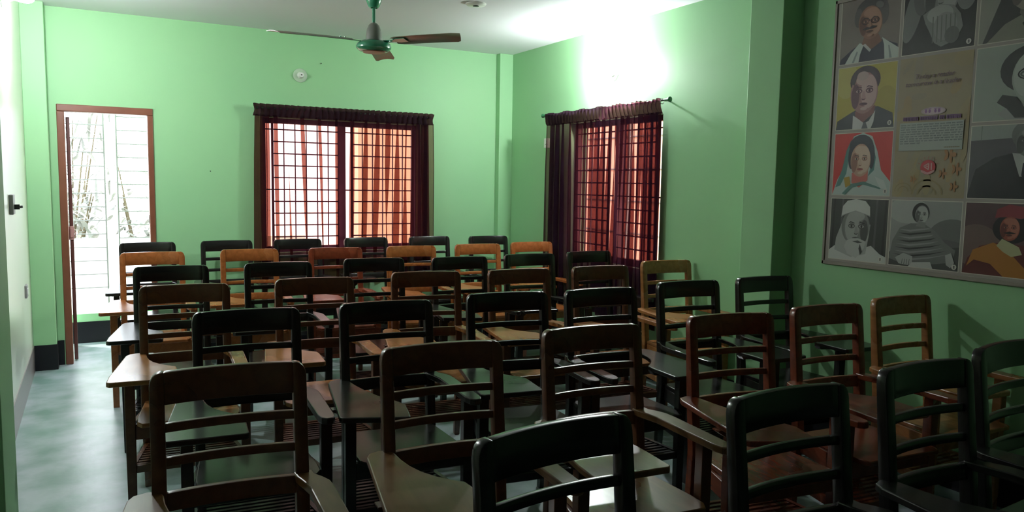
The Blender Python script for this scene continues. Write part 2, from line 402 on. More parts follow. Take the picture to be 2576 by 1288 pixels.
# socket plate on bulb wall
root = empty('wall_socket', (XR, 6.235, 1.90), label='small white socket plate on the green wall beside the plum curtain', cat='socket')
b = MB(); b.box((-.010, -.045, -.045), (0, .045, .045)); part('socket_plate', b, m_white, root, bevel=.004)
b = MB()
for y, z in ((0, .018), (-.014, -.012), (.014, -.012)): b.lathe([(.005, -.0105), (.001, -.0108)], (0, y, z), 'x', 10)
part('socket_holes', b, m_black, root)
root = empty('wall_switch', (XL, 5.47, 1.34), label='small switch box with a plug, high on the pale glossy wall', cat='switch')
b = MB(); b.box((0, -.06, -.06), (.022, .06, .06)); part('switch_box', b, m_iron, root, bevel=.004)
b = MB(); b.box((.022, -.012, -.03), (.05, .012, .0)); b.tube([(.05, 0, -.015), (.065, 0, -.013)], .008); part('plug', b, m_black, root, bevel=.002)
root = empty('wall_switch', (XL, 6.32, .70), label='small low switch box on the pale glossy wall near the doorway pillar', cat='switch')
b = MB(); b.box((0, -.055, -.045), (.014, .055, .045)); part('switch_box', b, m_iron, root, bevel=.004)
b = MB(); b.box((.014, -.03, -.02), (.018, .03, .02)); part('rocker', b, m_white, root)

for x, z, lb in ((1.855, 2.565, 'tiny dark nail in the green wall under the ceiling fan'), (.895, 1.575, 'tiny dark mark-like nail in the green wall between doorway and maroon curtain')):
    b = MB(); b.tube([(0, 0, 0), (0, -.012, .001)], [.003, .005], 8); o = b.obj('wall_nail', m_black); o.location = (x, YB, z); tag(o, lb, 'nail')
# ------------------------------------------------------------------ ceiling fan
FX, FY, FZ = 1.722, 5.13, 2.455
fan = empty('ceiling_fan', (FX, FY, FZ), label='green three-blade ceiling fan hanging from the white ceiling', cat='fan')
b = MB(); b.lathe([(.030, .235), (.040, .25), (.052, .28), (.056, .32), (.054, ZC-FZ)], (0,0,0)); part('canopy', b, m_fang, fan, smooth=True)
b = MB(); b.tube([(0,0,.08), (0,0,.25)], .011, 14); b.tube([(-.02,0,.235), (.02,0,.235)], .006, 8); part('downrod', b, m_fang, fan, smooth=True)
b = MB(); b.lathe([(.058, .012), (.055, .05), (.048, .09), (.036, .118), (.022, .132), (.012, .136)], (0,0,0)); part('coupling_cover', b, m_fangr, fan, smooth=True)
b = MB(); b.lathe([(.050, .018), (.085, .012), (.112, -.004), (.120, -.022), (.118, -.036), (.100, -.052), (.060, -.060), (.055, -.058), (.001, -.058)], (0,0,0), n=40); part('motor_housing', b, m_fang, fan, smooth=True)
b = MB(); b.lathe([(.078, -.0575), (.074, -.064), (.001, -.066)], (0,0,0), n=32); part('bottom_plate', b, m_blade, fan, smooth=True)
for th in (-175, -55, 64):
    bl = MB(); R0, R1 = .165, .685; secs = []
    for k in range(13):
        t = k/12; r = R0 + (R1-R0)*t; wd = .064 + .008*t
        if t > .94: wd *= .80
        if t < .05: wd *= .75
        bow = .002*math.sin(math.pi*t) - .012*t
        row = []
        for q in range(6):
            s_ = -1 + 2*q/5; row.append((r - (.028*s_*max(0, (t-.85)/.15)), s_*wd, .010*(1-s_*s_) + bow))
        secs.append(row + [(x, y, z-.0025) for x, y, z in reversed(row)])
    bl.loft(secs); o = part('blade', bl, m_blade, fan, smooth=True)
    o.rotation_euler = (math.radians(-11.5), 0, math.radians(th)); o.rotation_mode = 'XYZ'
    o.location = (0, 0, .006)
    br = MB(); br.prism([(.09, -.018), (.16, -.014), (.20, -.032), (.265, -.030), (.265, .030), (.20, .032), (.16, .014), (.09, .018)], -.006, -.001)
    br.tube([(.20, -.018, -.001), (.20, -.018, .012)], .005, 8); br.tube([(.245, .015, -.001), (.245, .015, .012)], .005, 8)
    ob = part('blade_bracket', br, m_fang, o); ob.location = (0, 0, .003)

# ------------------------------------------------------------------ tablet-arm chairs
HW = .2085
def yr(z):      # rake of the back posts
    pts = [(0, -.030), (.44, -.058), (.66, -.036), (1.0, 0.0)]
    for (z0, y0), (z1, y1) in zip(pts, pts[1:]):
        if z <= z1: return y0 + (y1-y0)*(z-z0)/(z1-z0)
    return 0
def post_mb(s):
    b = MB(); secs = []
    for z, ins in ((0, .006), (.40, 0), (.44, 0), (.55, 0), (.66, 0), (.80, 0), (.90, 0), (.950, 0), (.966, .0025), (.978, .008), (.986, .016), (.990, .027)):
        y = yr(z); d = .020 if z < .7 else .020 - .004*(z-.7)/.3
        xo = s*(HW - ins); xi = s*(HW - .038)
        secs.append([(xo, y-d, z), (xi, y-d, z), (xi, y+d, z), (xo, y+d, z)])
    b.loft(secs); return b
def curved(z0, z1, th, sag, half=HW-.036, dy=0.0, crown=0.0):
    b = MB(); secs = []
    for k in range(15):
        x = -half + 2*half*k/14; c = sag*(1-(x/half)**2)
        y0, y1 = yr(z0)+c+dy, yr(z1)+c+dy; zz = z1 + crown*(1-(x/half)**2)
        secs.append([(x, y0-th/2, z0), (x, y0+th/2, z0), (x, y1+th/2, zz), (x, y1-th/2, zz)])
    b.loft(secs); return b
def chair_meshes(kind, topk=None):
    m = wood[kind]; mt = wood[topk or kind]; L = []
    for s in (-1, 1): L.append(('back_post', post_mb(s).mesh('back_post', m, bevel=.004, smooth=True), None))
    L.append(('top_rail', curved(.900, .9895, .026, .021, crown=.001).mesh('top_rail', m, bevel=.004, smooth=True), None))
    for z in (.824, .731): L.append(('back_slat', curved(z, z+.025, .017, .018).mesh('back_slat', m, bevel=.003, smooth=True), None))
    L.append(('lower_rail', curved(.610, .661, .022, .016).mesh('lower_rail', m, bevel=.003, smooth=True), None))
    b = MB(); pts = [(-.19, -.070), (-.215, -.345), (-.215, -.42), (-.195, -.455), (.195, -.455), (.215, -.42), (.215, -.345), (.19, -.070)]
    b.prism(pts, .420, .440); L.append(('seat', b.mesh('seat', mt, bevel=.004), None))
    for s in (-1, 1):
        b = MB(); x = s*.243; t = .021
        b.loft([[(x-t*.85, -.372-t*.85, 0), (x+t*.85, -.372-t*.85, 0), (x+t*.85, -.372+t*.85, 0), (x-t*.85, -.372+t*.85, 0)], [(x-t, -.372-t, .44), (x+t, -.372-t, .44), (x+t, -.372+t, .44), (x-t, -.372+t, .44)], [(x-t, -.372-t, .643), (x+t, -.372-t, .643), (x+t, -.372+t, .643), (x-t, -.372+t, .643)]])
        L.append(('front_leg', b.mesh('front_leg', m, bevel=.003), None))
        b = MB(); x0, x1 = s*(HW-.030), s*.235
        b.loft([[(x0-.010, -.075, .350), (x0+.010, -.075, .350), (x0+.010, -.075, .420), (x0-.010, -.075, .420)], [(x1-.010, -.352, .350), (x1+.010, -.352, .350), (x1+.010, -.352, .420), (x1-.010, -.352, .420)]])
        L.append(('side_apron', b.mesh('side_apron', m, bevel=.002), None))
    b = MB(); b.box((-.223, -.388, .350), (.223, -.366, .4195)); L.append(('front_apron', b.mesh('front_apron', m, bevel=.002), None))
    b = MB(); b.box((-.172, -.068, .345), (.172, -.048, .4195)); L.append(('rear_apron', b.mesh('rear_apron', m, bevel=.002), None))
    # book rack
    b = MB()
    for s in (-1, 1):
        x0, x1 = s*(HW-.022), s*.236
        b.loft([[(x0-.009, -.055, .195), (x0+.009, -.055, .195), (x0+.009, -.055, .228), (x0-.009, -.055, .228)], [(x1-.009, -.355, .195), (x1+.009, -.355, .195), (x1+.009, -.355, .228), (x1-.009, -.355, .228)]])
    for k in range(9):
        y = -.075 - .033*k; xx = .181 + (.226-.181)*(-y-.055)/.3
        b.box((-xx, y-.008, .214), (xx, y+.008, .224))
    L.append(('book_rack', b.mesh('book_rack', m, bevel=0), None))
    b = MB(); b.box((-.224, -.382, .195), (.224, -.362, .228)); L.append(('stretcher', b.mesh('stretcher', m, bevel=.002), None))
    # armrest
    ox = HW
    arm = [(-.042, .004), (-.038, -.035), (-.028, -.075), (-.018, -.125), (-.014, -.44), (-.006, -.475), (.010, -.492), (.032, -.490), (.043, -.470), (.046, -.44), (.048, -.14), (.044, -.095), (.030, -.060), (.012, -.030), (.010, .004)]
    b = MB(); b.prism([(ox+x, y-.038) for x, y in arm], .643, .669); L.append(('armrest', b.mesh('armrest', mt, bevel=.004), None))
    ta = [(-.060, -.035), (-.045, -.004), (-.012, .010), (.020, .006), (.030, -.030), (.034, -.09), (.044, -.150), (.062, -.205), (.090, -.255), (.125, -.298), (.155, -.325), (.160, -.36), (.158, -.540), (.148, -.552), (-.100, -.548), (-.112, -.535), (-.108, -.44)]
    tb = [(-.062, -.040), (-.048, -.006), (-.012, .008), (.020, .004), (.028, -.040), (.040, -.120), (.058, -.20), (.085, -.29), (.140, -.405), (.155, -.45), (.130, -.600), (.115, -.606), (-.105, -.535), (-.113, -.520), (-.100, -.40)]
    tabs = []
    for t in (ta, tb):
        b = MB(); b.prism([(-HW+x, y-.038) for x, y in t], .645, .667)
        b2 = MB()
        b2.loft([[(-.315, -.395, .645), (-.315, -.355, .645), (-.315, -.355, .640), (-.315, -.395, .640)], [(-.285, -.395, .645), (-.285, -.355, .645), (-.285, -.355, .620), (-.285, -.395, .620)], [(-.266, -.392, .645), (-.266, -.355, .645), (-.266, -.355, .615), (-.266, -.392, .615)]])
        b2.loft([[(-.220, -.392, .645), (-.220, -.355, .645), (-.220, -.355, .595), (-.220, -.392, .595)], [(-.195, -.392, .645), (-.195, -.355, .645), (-.195, -.355, .618), (-.195, -.392, .618)], [(-.075, -.392, .645), (-.075, -.355, .645), (-.075, -.355, .625), (-.075, -.392, .625)], [(-.062, -.392, .645), (-.062, -.355, .645), (-.062, -.355, .640), (-.062, -.392, .640)]])
        tabs.append((b.mesh('writing_tablet', mt, bevel=.004), b2.mesh('tablet_cleat', m)))
    def mir(me):
        n = me.copy(); n.name = me.name
        for v in n.vertices: v.co.x = -v.co.x
        n.flip_normals(); return n
    L2 = [(nm, mir(me) if nm == 'armrest' else me, z) for nm, me, z in L]
    tabs += [(mir(tabs[0][0]), mir(tabs[0][1]))]
    return L, tabs, L2
CH = {k: chair_meshes(k) for k in wood if k != 'worn'}
CH['brown_tan'] = chair_meshes('brown', 'tan'); CH['brown_worn'] = chair_meshes('brown', 'worn')  # lighter tops on backlit brown chairs: light put into seat, arm and tablet colour
T_TOP, SCL = .9868, .86
# left and right outer top corners of each backrest on a plane, before scaling (x, y), chair turn in degrees, tablet shape
rows = {
 'r1': [(.207,7.925,.679), (.912,7.963,1.395), (1.618,7.971,2.085), (2.348,7.993,2.83), (3.087,7.971,3.547), (3.773,7.87,4.241)],
 'r2': [(.177,6.896,.662), (.953,6.95,1.432), (1.691,6.874,2.175), (2.419,6.84,2.893), (3.145,6.86,3.599), (3.805,6.93,4.275)],
 'r3': [(.231,5.79,.706), (.952,5.78,1.436), (1.713,5.85,2.188), (2.406,5.72,2.883), (3.094,5.76,3.574), (3.756,5.80,4.245)],
 'r4': [(.212,4.75,.694), (.962,4.78,1.454), (1.749,4.87,2.229), (2.425,4.76,2.912), (3.112,4.73,3.602), (3.891,4.89,4.373)],
 'r5': [(.38,3.735,.867), (1.064,3.72,1.545), (1.805,3.78,2.264), (2.392,3.70,2.867), (3.14,3.775,3.608), (3.824,3.765,4.284)],
 'r6': [(.135,2.625,.625), (.918,2.66,1.390), (1.646,2.72,2.13), (2.443,2.73,2.946), (3.147,2.715,3.624), (3.835,2.75,4.322)],
 'r7': [(.78,1.60,1.266), (1.608,1.60,2.093), (2.345,1.64,2.835), (2.990,1.69,3.48)],
}
turn = {'r6a': -4, 'r6d': -9, 'r6e': -5, 'r6f': -2, 'r7a': 4, 'r7b': -1.5, 'r7c': -2, 'r7d': 4, 'r3c': -7, 'r4c': -9, 'r5c': -8, 'r2a': -3, 'r3f': 0, 'r2f': -3, 'r1a': 0, 'r1c': -1, 'r1d': 0, 'r1e': -1, 'r1f': -3, 'r1b': -1}
kinds = {'r1': 'black', 'r2': 'orange', 'r3': 'black', 'r4': 'brown', 'r5': 'black', 'r6': 'brown', 'r7': 'black'}
kinds_ex = {'r2c': 'red', 'r6d': 'red', 'r6e': 'red', 'r6f': 'tan', 'r4f': 'tan'}
cname = {'black': 'black', 'brown': 'dark brown', 'red': 'reddish brown', 'tan': 'tan', 'orange': 'orange-brown'}
rowtxt = {'r1': 'row against the back wall', 'r2': 'second row from the back wall', 'r3': 'third row from the back wall', 'r4': 'fourth row from the back wall', 'r5': 'fifth row from the back wall', 'r6': 'last full row before the camera', 'r7': 'nearest row of four'}
ordn = ['leftmost', 'second from left', 'third from left', 'third from right', 'second from right', 'rightmost']
ord7 = ['leftmost', 'second from left', 'second from right', 'rightmost']
for rk, lst in rows.items():
    for ci, (xl, yy, xr) in enumerate(lst):
        key = rk + 'abcdef'[ci]; kind = kinds_ex.get(key, kinds[rk]); tn = math.radians(turn.get(key, -4.5))
        cxm = (xl+xr)/2*SCL; cym = yy*SCL - .02
        # measured point is the left end of the rail: centre lies further along the turned rail
        cym += HW*math.tan(tn) + .012
        o1 = (ord7 if rk == 'r7' else ordn)[ci]
        root = empty('tablet_arm_chair', (cxm, cym, 0), tn, label='%s chair, %s in the %s' % (cname[kind], o1, rowtxt[rk]), cat='chair', group='wooden classroom chairs with writing arms')
        L, tabs, L2 = CH[{'r4': 'brown_tan', 'r6': 'brown_worn'}[rk] if kind == 'brown' else kind]
        flip = key in ('r5d', 'r5e', 'r5f')
        if flip: L = L2
        for nm, me, _ in L: link(nm, me, root)
        tt = tabs[2 if flip else 1 if key in ('r5b', 'r3d', 'r7b', 'r6d') else 0]
        to = link('writing_tablet', tt[0], root); link('tablet_cleat', tt[1], to)

# ------------------------------------------------------------------ portrait board on the right wall
PB = empty('portrait_board', (XR, 3.05, 1.075), label='large printed board of portraits in a grid on the dim green wall', cat='wall board')
colors = {}
def pm(c, rough=.42):
    k = tuple(round(x, 3) for x in c)
    if k not in colors: colors[k] = mat('board_print_%d' % len(colors), c, rough, .25)
    return colors[k]
def s2l(r, g, b_): return tuple((x/255/12.92 if x/255 <= .04045 else ((x/255+.055)/1.055)**2.4) for x in (r, g, b_))
def ell(cx, cy, rx, ry, rot=0, n=26, a0=0, a1=360):
    ps = []; r = math.radians(rot)
    m_ = n if a1-a0 >= 360 else n+1
    for k in range(m_):
        t = math.radians(a0 + (a1-a0)*k/n); x, y = rx*math.cos(t), ry*math.sin(t)
        ps.append((cx + x*math.cos(r) - y*math.sin(r), cy + x*math.sin(r) + y*math.cos(r)))
    return ps
class Art:
    def __init__(s, u0, v0, w, h, base=.020): s.b = MB(); s.ms = []; s.o = (u0, v0, w, h); s.d = base; s.n = 0
    def put(s, pts, col, step=1):
        m = pm(col)
        if m not in s.ms: s.ms.append(m)
        u0, v0, w, h = s.o; s.n += step
        x = -(s.d + .00007*s.n)
        # clip to the cell
        pts = clip(pts)
        if len(pts) < 3: return
        s.b.add([(x, -(u0+px*w), v0+py*h) for px, py in pts], [tuple(range(len(pts)))], s.ms.index(m))
    def done(s, name, label=None):
        me = bpy.data.meshes.new(name); me.from_pydata(s.b.v, [], s.b.f)
        for m in s.ms: me.materials.append(m)
        for p, mi in zip(me.polygons, s.b.mi):
            p.material_index = mi
        bm = bmesh.new(); bm.from_mesh(me)
        for f in bm.faces:
            f.normal_update()
            if f.normal.x > 0: f.normal_flip()
        bm.to_mesh(me); bm.free()
        o = link(name, me, PB)
        if label: o['label'] = label
        return o
def clip(pts):
    def cut(ps, ins, inter):
        out = []
        for i in range(len(ps)):
            a, b_ = ps[i-1], ps[i]
            ia, ib = ins(a), ins(b_)
            if ib:
                if not ia: out.append(inter(a, b_))
                out.append(b_)
            elif ia: out.append(inter(a, b_))
        return out
    def lerp(a, b_, t): return (a[0]+(b_[0]-a[0])*t, a[1]+(b_[1]-a[1])*t)
    for ax in (0, 1):
        for lim, sg in ((0, 1), (1, -1)):
            if not pts: return pts
            pts = cut(pts, lambda p: sg*(p[ax]-lim) >= -1e-9, lambda a, b_: lerp(a, b_, (lim-a[ax])/((b_[ax]-a[ax]) or 1e-9)))
    return pts
BW, BH = 1.30, 1.515      # board size
b = MB(); b.box((-.014, -BW, 0), (0, 0, BH)); part('backing_panel', b, mat('board_backing_grey', (.30, .27, .24), .5), PB)
b = MB()
for a, c in (((-.022, -BW, 0), (-.0, 0, .022)), ((-.022, -BW, BH-.02), (0, 0, BH)), ((-.022, -.016, 0), (0, 0, BH)), ((-.022, -BW, 0), (0, -BW+.016, BH))): b.box(a, c)
part('board_frame', b, mat('board_frame_grey', (.26, .23, .20), .4), PB, bevel=.003)
CU = [.040, .425, .825]; CWd = [.372, .388, .40]; RV = [.035, .405, .775, 1.145]; RH = .355
def cell(c, r): # r from top 0..3
    return Art(CU[c], RV[3-r], CWd[c], RH, .0145)
def border(a, col=(.55, .52, .46)):
    a.put([(0, 0), (1, 0), (1, 1), (0, 1)], col)
    u0, v0, w_, h_ = a.o; a.o = (u0+.004, v0+.004, w_-.008, h_-.008)
def full(a, c): a.put([(0, 0), (1, 0), (1, 1), (0, 1)], c)
def face(a, cx, cy, rx, ry, skin, dark, light, rot=0, brow=(.03, .02, .02), gl=False, mouth=None, lit=1):
    a.put(ell(cx, cy, rx, ry, rot), skin)
    a.put(ell(cx + lit*.35*rx, cy + .05*ry, rx*.58, ry*.80, rot), light)          # lit cheek tone of the print
    a.put(ell(cx - lit*.62*rx, cy - .15*ry, rx*.30, ry*.60, rot), dark)
    a.put(ell(cx, cy + .62*ry, rx*.62, ry*.26, rot), light)
    for s_ in (-1, 1):
        ex, ey = cx + s_*.40*rx, cy + .10*ry
        a.put(ell(ex, ey, rx*.27, ry*.13, rot), dark)
        a.put(ell(ex, ey - .01*ry, rx*.19, ry*.065, rot), light)
        a.put(ell(ex, ey - .01*ry, rx*.085, ry*.065, rot), brow)
        a.put([(ex-.26*rx, ey+.14*ry), (ex-.10*rx, ey+.24*ry), (ex+.24*rx, ey+.17*ry), (ex+.22*rx, ey+.12*ry), (ex-.05*rx, ey+.18*ry)], brow)
        if gl:
            for q in range(14):
                t0, t1 = 2*math.pi*q/14, 2*math.pi*(q+1)/14
                R1_, R2_ = (.37*rx, .20*ry), (.30*rx, .155*ry)
                a.put([(ex+R1_[0]*math.cos(t0), ey+R1_[1]*math.sin(t0)), (ex+R1_[0]*math.cos(t1), ey+R1_[1]*math.sin(t1)), (ex+R2_[0]*math.cos(t1), ey+R2_[1]*math.sin(t1)), (ex+R2_[0]*math.cos(t0), ey+R2_[1]*math.sin(t0))], brow)
    if gl:
        a.put([(cx-.08*rx, cy+.12*ry), (cx+.08*rx, cy+.12*ry), (cx+.08*rx, cy+.15*ry), (cx-.08*rx, cy+.15*ry)], brow)
    a.put([(cx-.10*rx, cy+.08*ry), (cx+.06*rx, cy+.08*ry), (cx+.17*rx, cy-.26*ry), (cx+.05*rx, cy-.32*ry), (cx-.15*rx, cy-.28*ry)], tuple((p+q)/2 for p, q in zip(skin, light)))
    a.put([(cx-.17*rx, cy-.26*ry), (cx-.03*rx, cy-.30*ry), (cx+.17*rx, cy-.27*ry), (cx+.06*rx, cy-.35*ry), (cx-.10*rx, cy-.35*ry)], dark)
    a.put(ell(cx, cy - .54*ry, rx*.30, ry*.075, rot), mouth or dark)
    a.put([(cx-.33*rx, cy-.52*ry), (cx, cy-.50*ry), (cx+.33*rx, cy-.52*ry), (cx, cy-.545*ry)], brow)
    a.put(ell(cx + .05*rx, cy - .76*ry, rx*.25, ry*.08, rot), light)
def badge(a, u=.93, v=.07):
    a.put(ell(u, v, .035, .038), (.55, .55, .5)); a.put(ell(u, v+.008, .012, .014), (.1, .1, .1)); a.put(ell(u, v-.012, .012, .012), (.12, .12, .12))
G = lambda v: (v, v*1.03, v)
# column 1
a = cell(0, 0); border(a); full(a, (.20, .17, .155))
a.put([(0, 0), (.02, .08), (.22, .22), (.42, .32), (.75, .30), (.98, .20), (1, 0)], (.03, .03, .05))
a.put([(.10, 0), (.20, .16), (.34, .30), (.42, .28), (.36, .12), (.34, 0)], (.50, .55, .52)); a.put([(.78, 0), (.76, .22), (.72, .34), (.80, .28), (1, .14), (1, 0)], (.50, .55, .52))
a.put([(.22, 0), (.30, .18), (.32, .16), (.26, 0)], (.22, .25, .25)); a.put([(.86, 0), (.83, .2), (.85, .2), (.9, 0)], (.22, .25, .25))
a.put([(.38, .28), (.42, .40), (.66, .40), (.72, .28), (.52, .16)], (.20, .10, .07)); a.put([(.40, .26), (.52, .14), (.55, .17), (.44, .28)], (.5, .5, .5))
a.put(ell(.52, .80, .27, .20, 8), (.06, .055, .055)); a.put(ell(.30, .70, .07, .15), (.10, .09, .09)); a.put(ell(.73, .72, .08, .18), (.10, .09, .09))
face(a, .51, .60, .20, .26, (.27, .14, .10), (.13, .06, .045), (.40, .23, .17), 6, gl=True)
a.put(ell(.66, .85, .07, .05, -30), (.16, .15, .15)); a.put([(.38, .505), (.46, .535), (.50, .52), (.56, .545), (.64, .525), (.58, .50), (.50, .495), (.42, .49)], (.035, .03, .03))
a.done('portrait', 'portrait of a man with dark glasses and a pale shawl')
a = cell(0, 1); border(a); full(a, (.42, .36, .08))
a.put(ell(.15, .8, .2, .3), (.46, .41, .14)); a.put(ell(.85, .35, .2, .3), (.36, .31, .07))
a.put([(0, 0), (.02, .14), (.25, .26), (.40, .33), (.72, .34), (.97, .22), (1, 0)], (.04, .045, .055))
a.put([(.30, 0), (.30, .22), (.44, .14), (.50, .08), (.58, .12), (.68, .28), (.66, .10), (.62, 0)], (.55, .55, .55)); a.put([(.46, 0), (.49, .10), (.53, .10), (.57, 0)], (.12, .12, .14))
a.put([(.33, .28), (.34, .20), (.48, .10), (.66, .24), (.68, .36)], (.22, .10, .10))
a.put(ell(.48, .76, .26, .235, 3), (.05, .03, .04))
face(a, .47, .57, .235, .33, (.34, .19, .19), (.13, .06, .08), (.52, .36, .36), 0, (.07, .03, .05), lit=1)
a.put(ell(.44, .84, .10, .07), (.45, .34, .34)); a.put([(.24, .74), (.30, .92), (.40, .97), (.34, .84), (.30, .70)], (.06, .04, .05)); badge(a)
a.done('portrait', 'portrait of a man in a dark suit on yellow')
a = cell(0, 2); border(a); full(a, (.50, .035, .03))
a.put([(0, 0), (.08, .25), (.2, .45), (.24, .75), (.34, .95), (.50, 1.0), (.66, .94), (.76, .70), (.84, .40), (1, .22), (1, 0)], (.42, .50, .48))
a.put([(.05, .12), (.16, .42), (.22, .72), (.30, .90), (.27, .60), (.24, .35), (.14, .15)], (.08, .20, .19)); a.put([(.66, .88), (.74, .60), (.72, .40), (.62, .30), (.68, .50)], (.07, .18, .17))
a.put(ell(.48, .78, .21, .19), (.03, .035, .05)); a.put(ell(.32, .62, .06, .2), (.03, .035, .05)); a.put(ell(.67, .62, .05, .2), (.03, .035, .05))
a.put([(.34, .36), (.34, .20), (.48, .12), (.62, .24), (.62, .40)], (.45, .12, .10))
face(a, .48, .56, .175, .265, (.48, .30, .22), (.26, .13, .10), (.60, .45, .36), 0, (.05, .035, .035), mouth=(.35, .10, .09))
a.put([(.20, .28), (.30, .30), (.33, .16), (.24, .12)], (.38, .26, .04)); a.put([(.18, .02), (.34, .18), (.56, .22), (.86, .12), (.84, .10), (.55, .17), (.36, .12), (.24, 0)], (.10, .20, .18))
a.put([(.74, .30), (.90, .24), (.96, .10), (.84, .12)], (.52, .58, .56)); badge(a)
a.done('portrait', 'portrait of a woman in a pale headscarf on red')
a = cell(0, 3); border(a); full(a, G(.045))
for q in range(7): a.put([(.02+.15*q, 0), (.05+.15*q, 1), (.08+.15*q, 1), (.06+.15*q, 0)], G(.09 if q % 2 else .025))
a.put([(0, 0), (0, .14), (.10, .22), (.30, .30), (.55, .20), (.75, .26), (.90, .14), (1, .10), (1, 0)], G(.50))
a.put([(.22, .62), (.12, .35), (.10, .15), (.40, .05), (.66, .12), (.70, .40), (.72, .6)], G(.35))
a.put(ell(.46, .55, .25, .30), G(.17)); face(a, .48, .53, .22, .31, G(.20), G(.07), G(.34), 0, G(.02), mouth=G(.12), lit=-1)
a.put([(.32, .32), (.42, .36), (.52, .37), (.66, .32), (.62, .18), (.50, .04), (.34, .10), (.28, .22)], G(.42)); a.put([(.42, .31), (.52, .33), (.60, .30), (.52, .285)], G(.08))
a.put([(.56, .28), (.60, .16), (.57, .10), (.54, .2)], G(.06))
a.put([(.20, .70), (.22, .88), (.30, .97), (.45, 1.0), (.62, .97), (.70, .88), (.71, .72), (.60, .77), (.45, .79), (.30, .76)], G(.55)); a.put([(.20, .70), (.30, .76), (.45, .79), (.60, .77), (.71, .72), (.71, .74), (.45, .815), (.21, .73)], G(.30))
badge(a, .92, .06); a.done('portrait', 'portrait of an old man with a white cap and beard')
# column 2
a = cell(1, 0); border(a); full(a, G(.022))
a.put(ell(.14, .62, .12, .45, -12), G(.16)); a.put(ell(.86, .80, .14, .28), G(.18)); a.put(ell(.25, .85, .12, .3), G(.11))
face(a, .52, .78, .24, .34, G(.20), G(.07), G(.32), 0, G(.03))
a.put([(.28, .55), (.40, .62), (.55, .66), (.70, .62), (.80, .48), (.84, .30), (.76, .12), (.56, .05), (.46, .12), (.38, .30), (.32, .42)], G(.20)); a.put(ell(.52, .52, .18, .13), G(.32)); a.put(ell(.60, .34, .16, .2), G(.24)); a.put(ell(.70, .2, .1, .12), G(.12))
for q in range(6): a.put([(.42+.06*q, .5), (.43+.06*q, .12), (.445+.06*q, .12), (.435+.06*q, .5)], G(.13))
badge(a); a.done('portrait', 'grey portrait of a man with a long white beard')
a = cell(1, 3); border(a); full(a, G(.27)); a.put(ell(.9, .45, .35, .3), G(.13)); a.put(ell(.25, .85, .3, .2), G(.36)); a.put(ell(.75, .2, .5, .25), G(.10)); a.put([(0, 0), (0, .2), (1, .35), (1, 0)], G(.06))
a.put([(0, .10), (.04, .38), (.14, .58), (.30, .66), (.50, .66), (.66, .56), (.80, .40), (.95, .30), (.92, .12), (.60, .06), (.25, .02)], G(.15))
for q in range(9):
    y = .12 + .055*q; a.put([(.05+.01*q, y), (.3, y-.03), (.6, y+.03), (.88-.04*q, y+.12-.01*q), (.60, y+.05), (.3, y)], G(.035 if q % 2 else .26))
a.put(ell(.44, .82, .125, .155), G(.02)); face(a, .455, .79, .095, .145, G(.26), G(.10), G(.38), 0, G(.03))
a.put([(.38, .62), (.42, .70), (.52, .68), (.52, .60)], G(.2)); a.put([(.10, .12), (.22, .20), (.36, .16), (.36, .06), (.30, .02), (.16, .03)], G(.36)); a.put([(.82, .22), (.90, .26), (.95, .12), (.90, .04), (.84, .08)], G(.36))
for q in range(4): a.put([(.20+.035*q, .03), (.21+.035*q, .11), (.217+.035*q, .11), (.21+.035*q, .03)], G(.1))
a.put([(.30, 0), (.36, .07), (.62, .10), (.66, 0)], G(.46)); badge(a, .95, .06)
a.done('portrait', 'grey portrait of a seated man wrapped in a striped shawl')
# title panel (column 2, middle two rows)
a = Art(CU[1], RV[1], CWd[1], RV[2]+RH-RV[1], .0145); full(a, (.30, .25, .16))
rn = random.Random(4)
EL = 1
for q in range(26):
    c = rn.choice([(.32, .26, .15), (.27, .235, .16), (.33, .25, .13), (.28, .24, .17)]); a.put(ell(rn.random(), rn.random(), rn.uniform(.05, .18), rn.uniform(.02, .06), rn.uniform(0, 90)), c)
for cx_, cy_, r_ in ((.16, .04, .13), (.50, .02, .22)):
    for rr in (1.0, .62):
        for q in range(20):
            t0, t1 = math.pi*q/20, math.pi*(q+1)/20
            a.put([(cx_+r_*rr*math.cos(t0), cy_+r_*rr*.5*math.sin(t0)), (cx_+r_*rr*math.cos(t1), cy_+r_*rr*.5*math.sin(t1)), (cx_+r_*(rr-.1)*math.cos(t1), cy_+r_*(rr-.1)*.5*math.sin(t1)), (cx_+r_*(rr-.1)*math.cos(t0), cy_+r_*(rr-.1)*.5*math.sin(t0))], (.25, .20, .10), 0)
for fx, fy, fr in ((.78, .30, .09), (.88, .20, .07), (.70, .17, .06), (.86, .08, .06), (.3, .13, .05)):
    for q in range(5): a.put(ell(fx+fr*.6*math.cos(q*1.257), fy+fr*.3*math.sin(q*1.257), fr*.38, fr*.19, q*72), (.34, .17, .07))
a.put(ell(.52, .610, .17, .028), (.42, .33, .36)); a.put(ell(.52, .610, .14, .022), (.50, .38, .44))
for q, x in enumerate((.42, .47, .55, .60)): a.put(ell(x, .610, .016, .013), (.22, .10, .25)); a.put([(x-.022, .624), (x+.022, .624), (x+.022, .628), (x-.022, .628)], (.22, .10, .25))
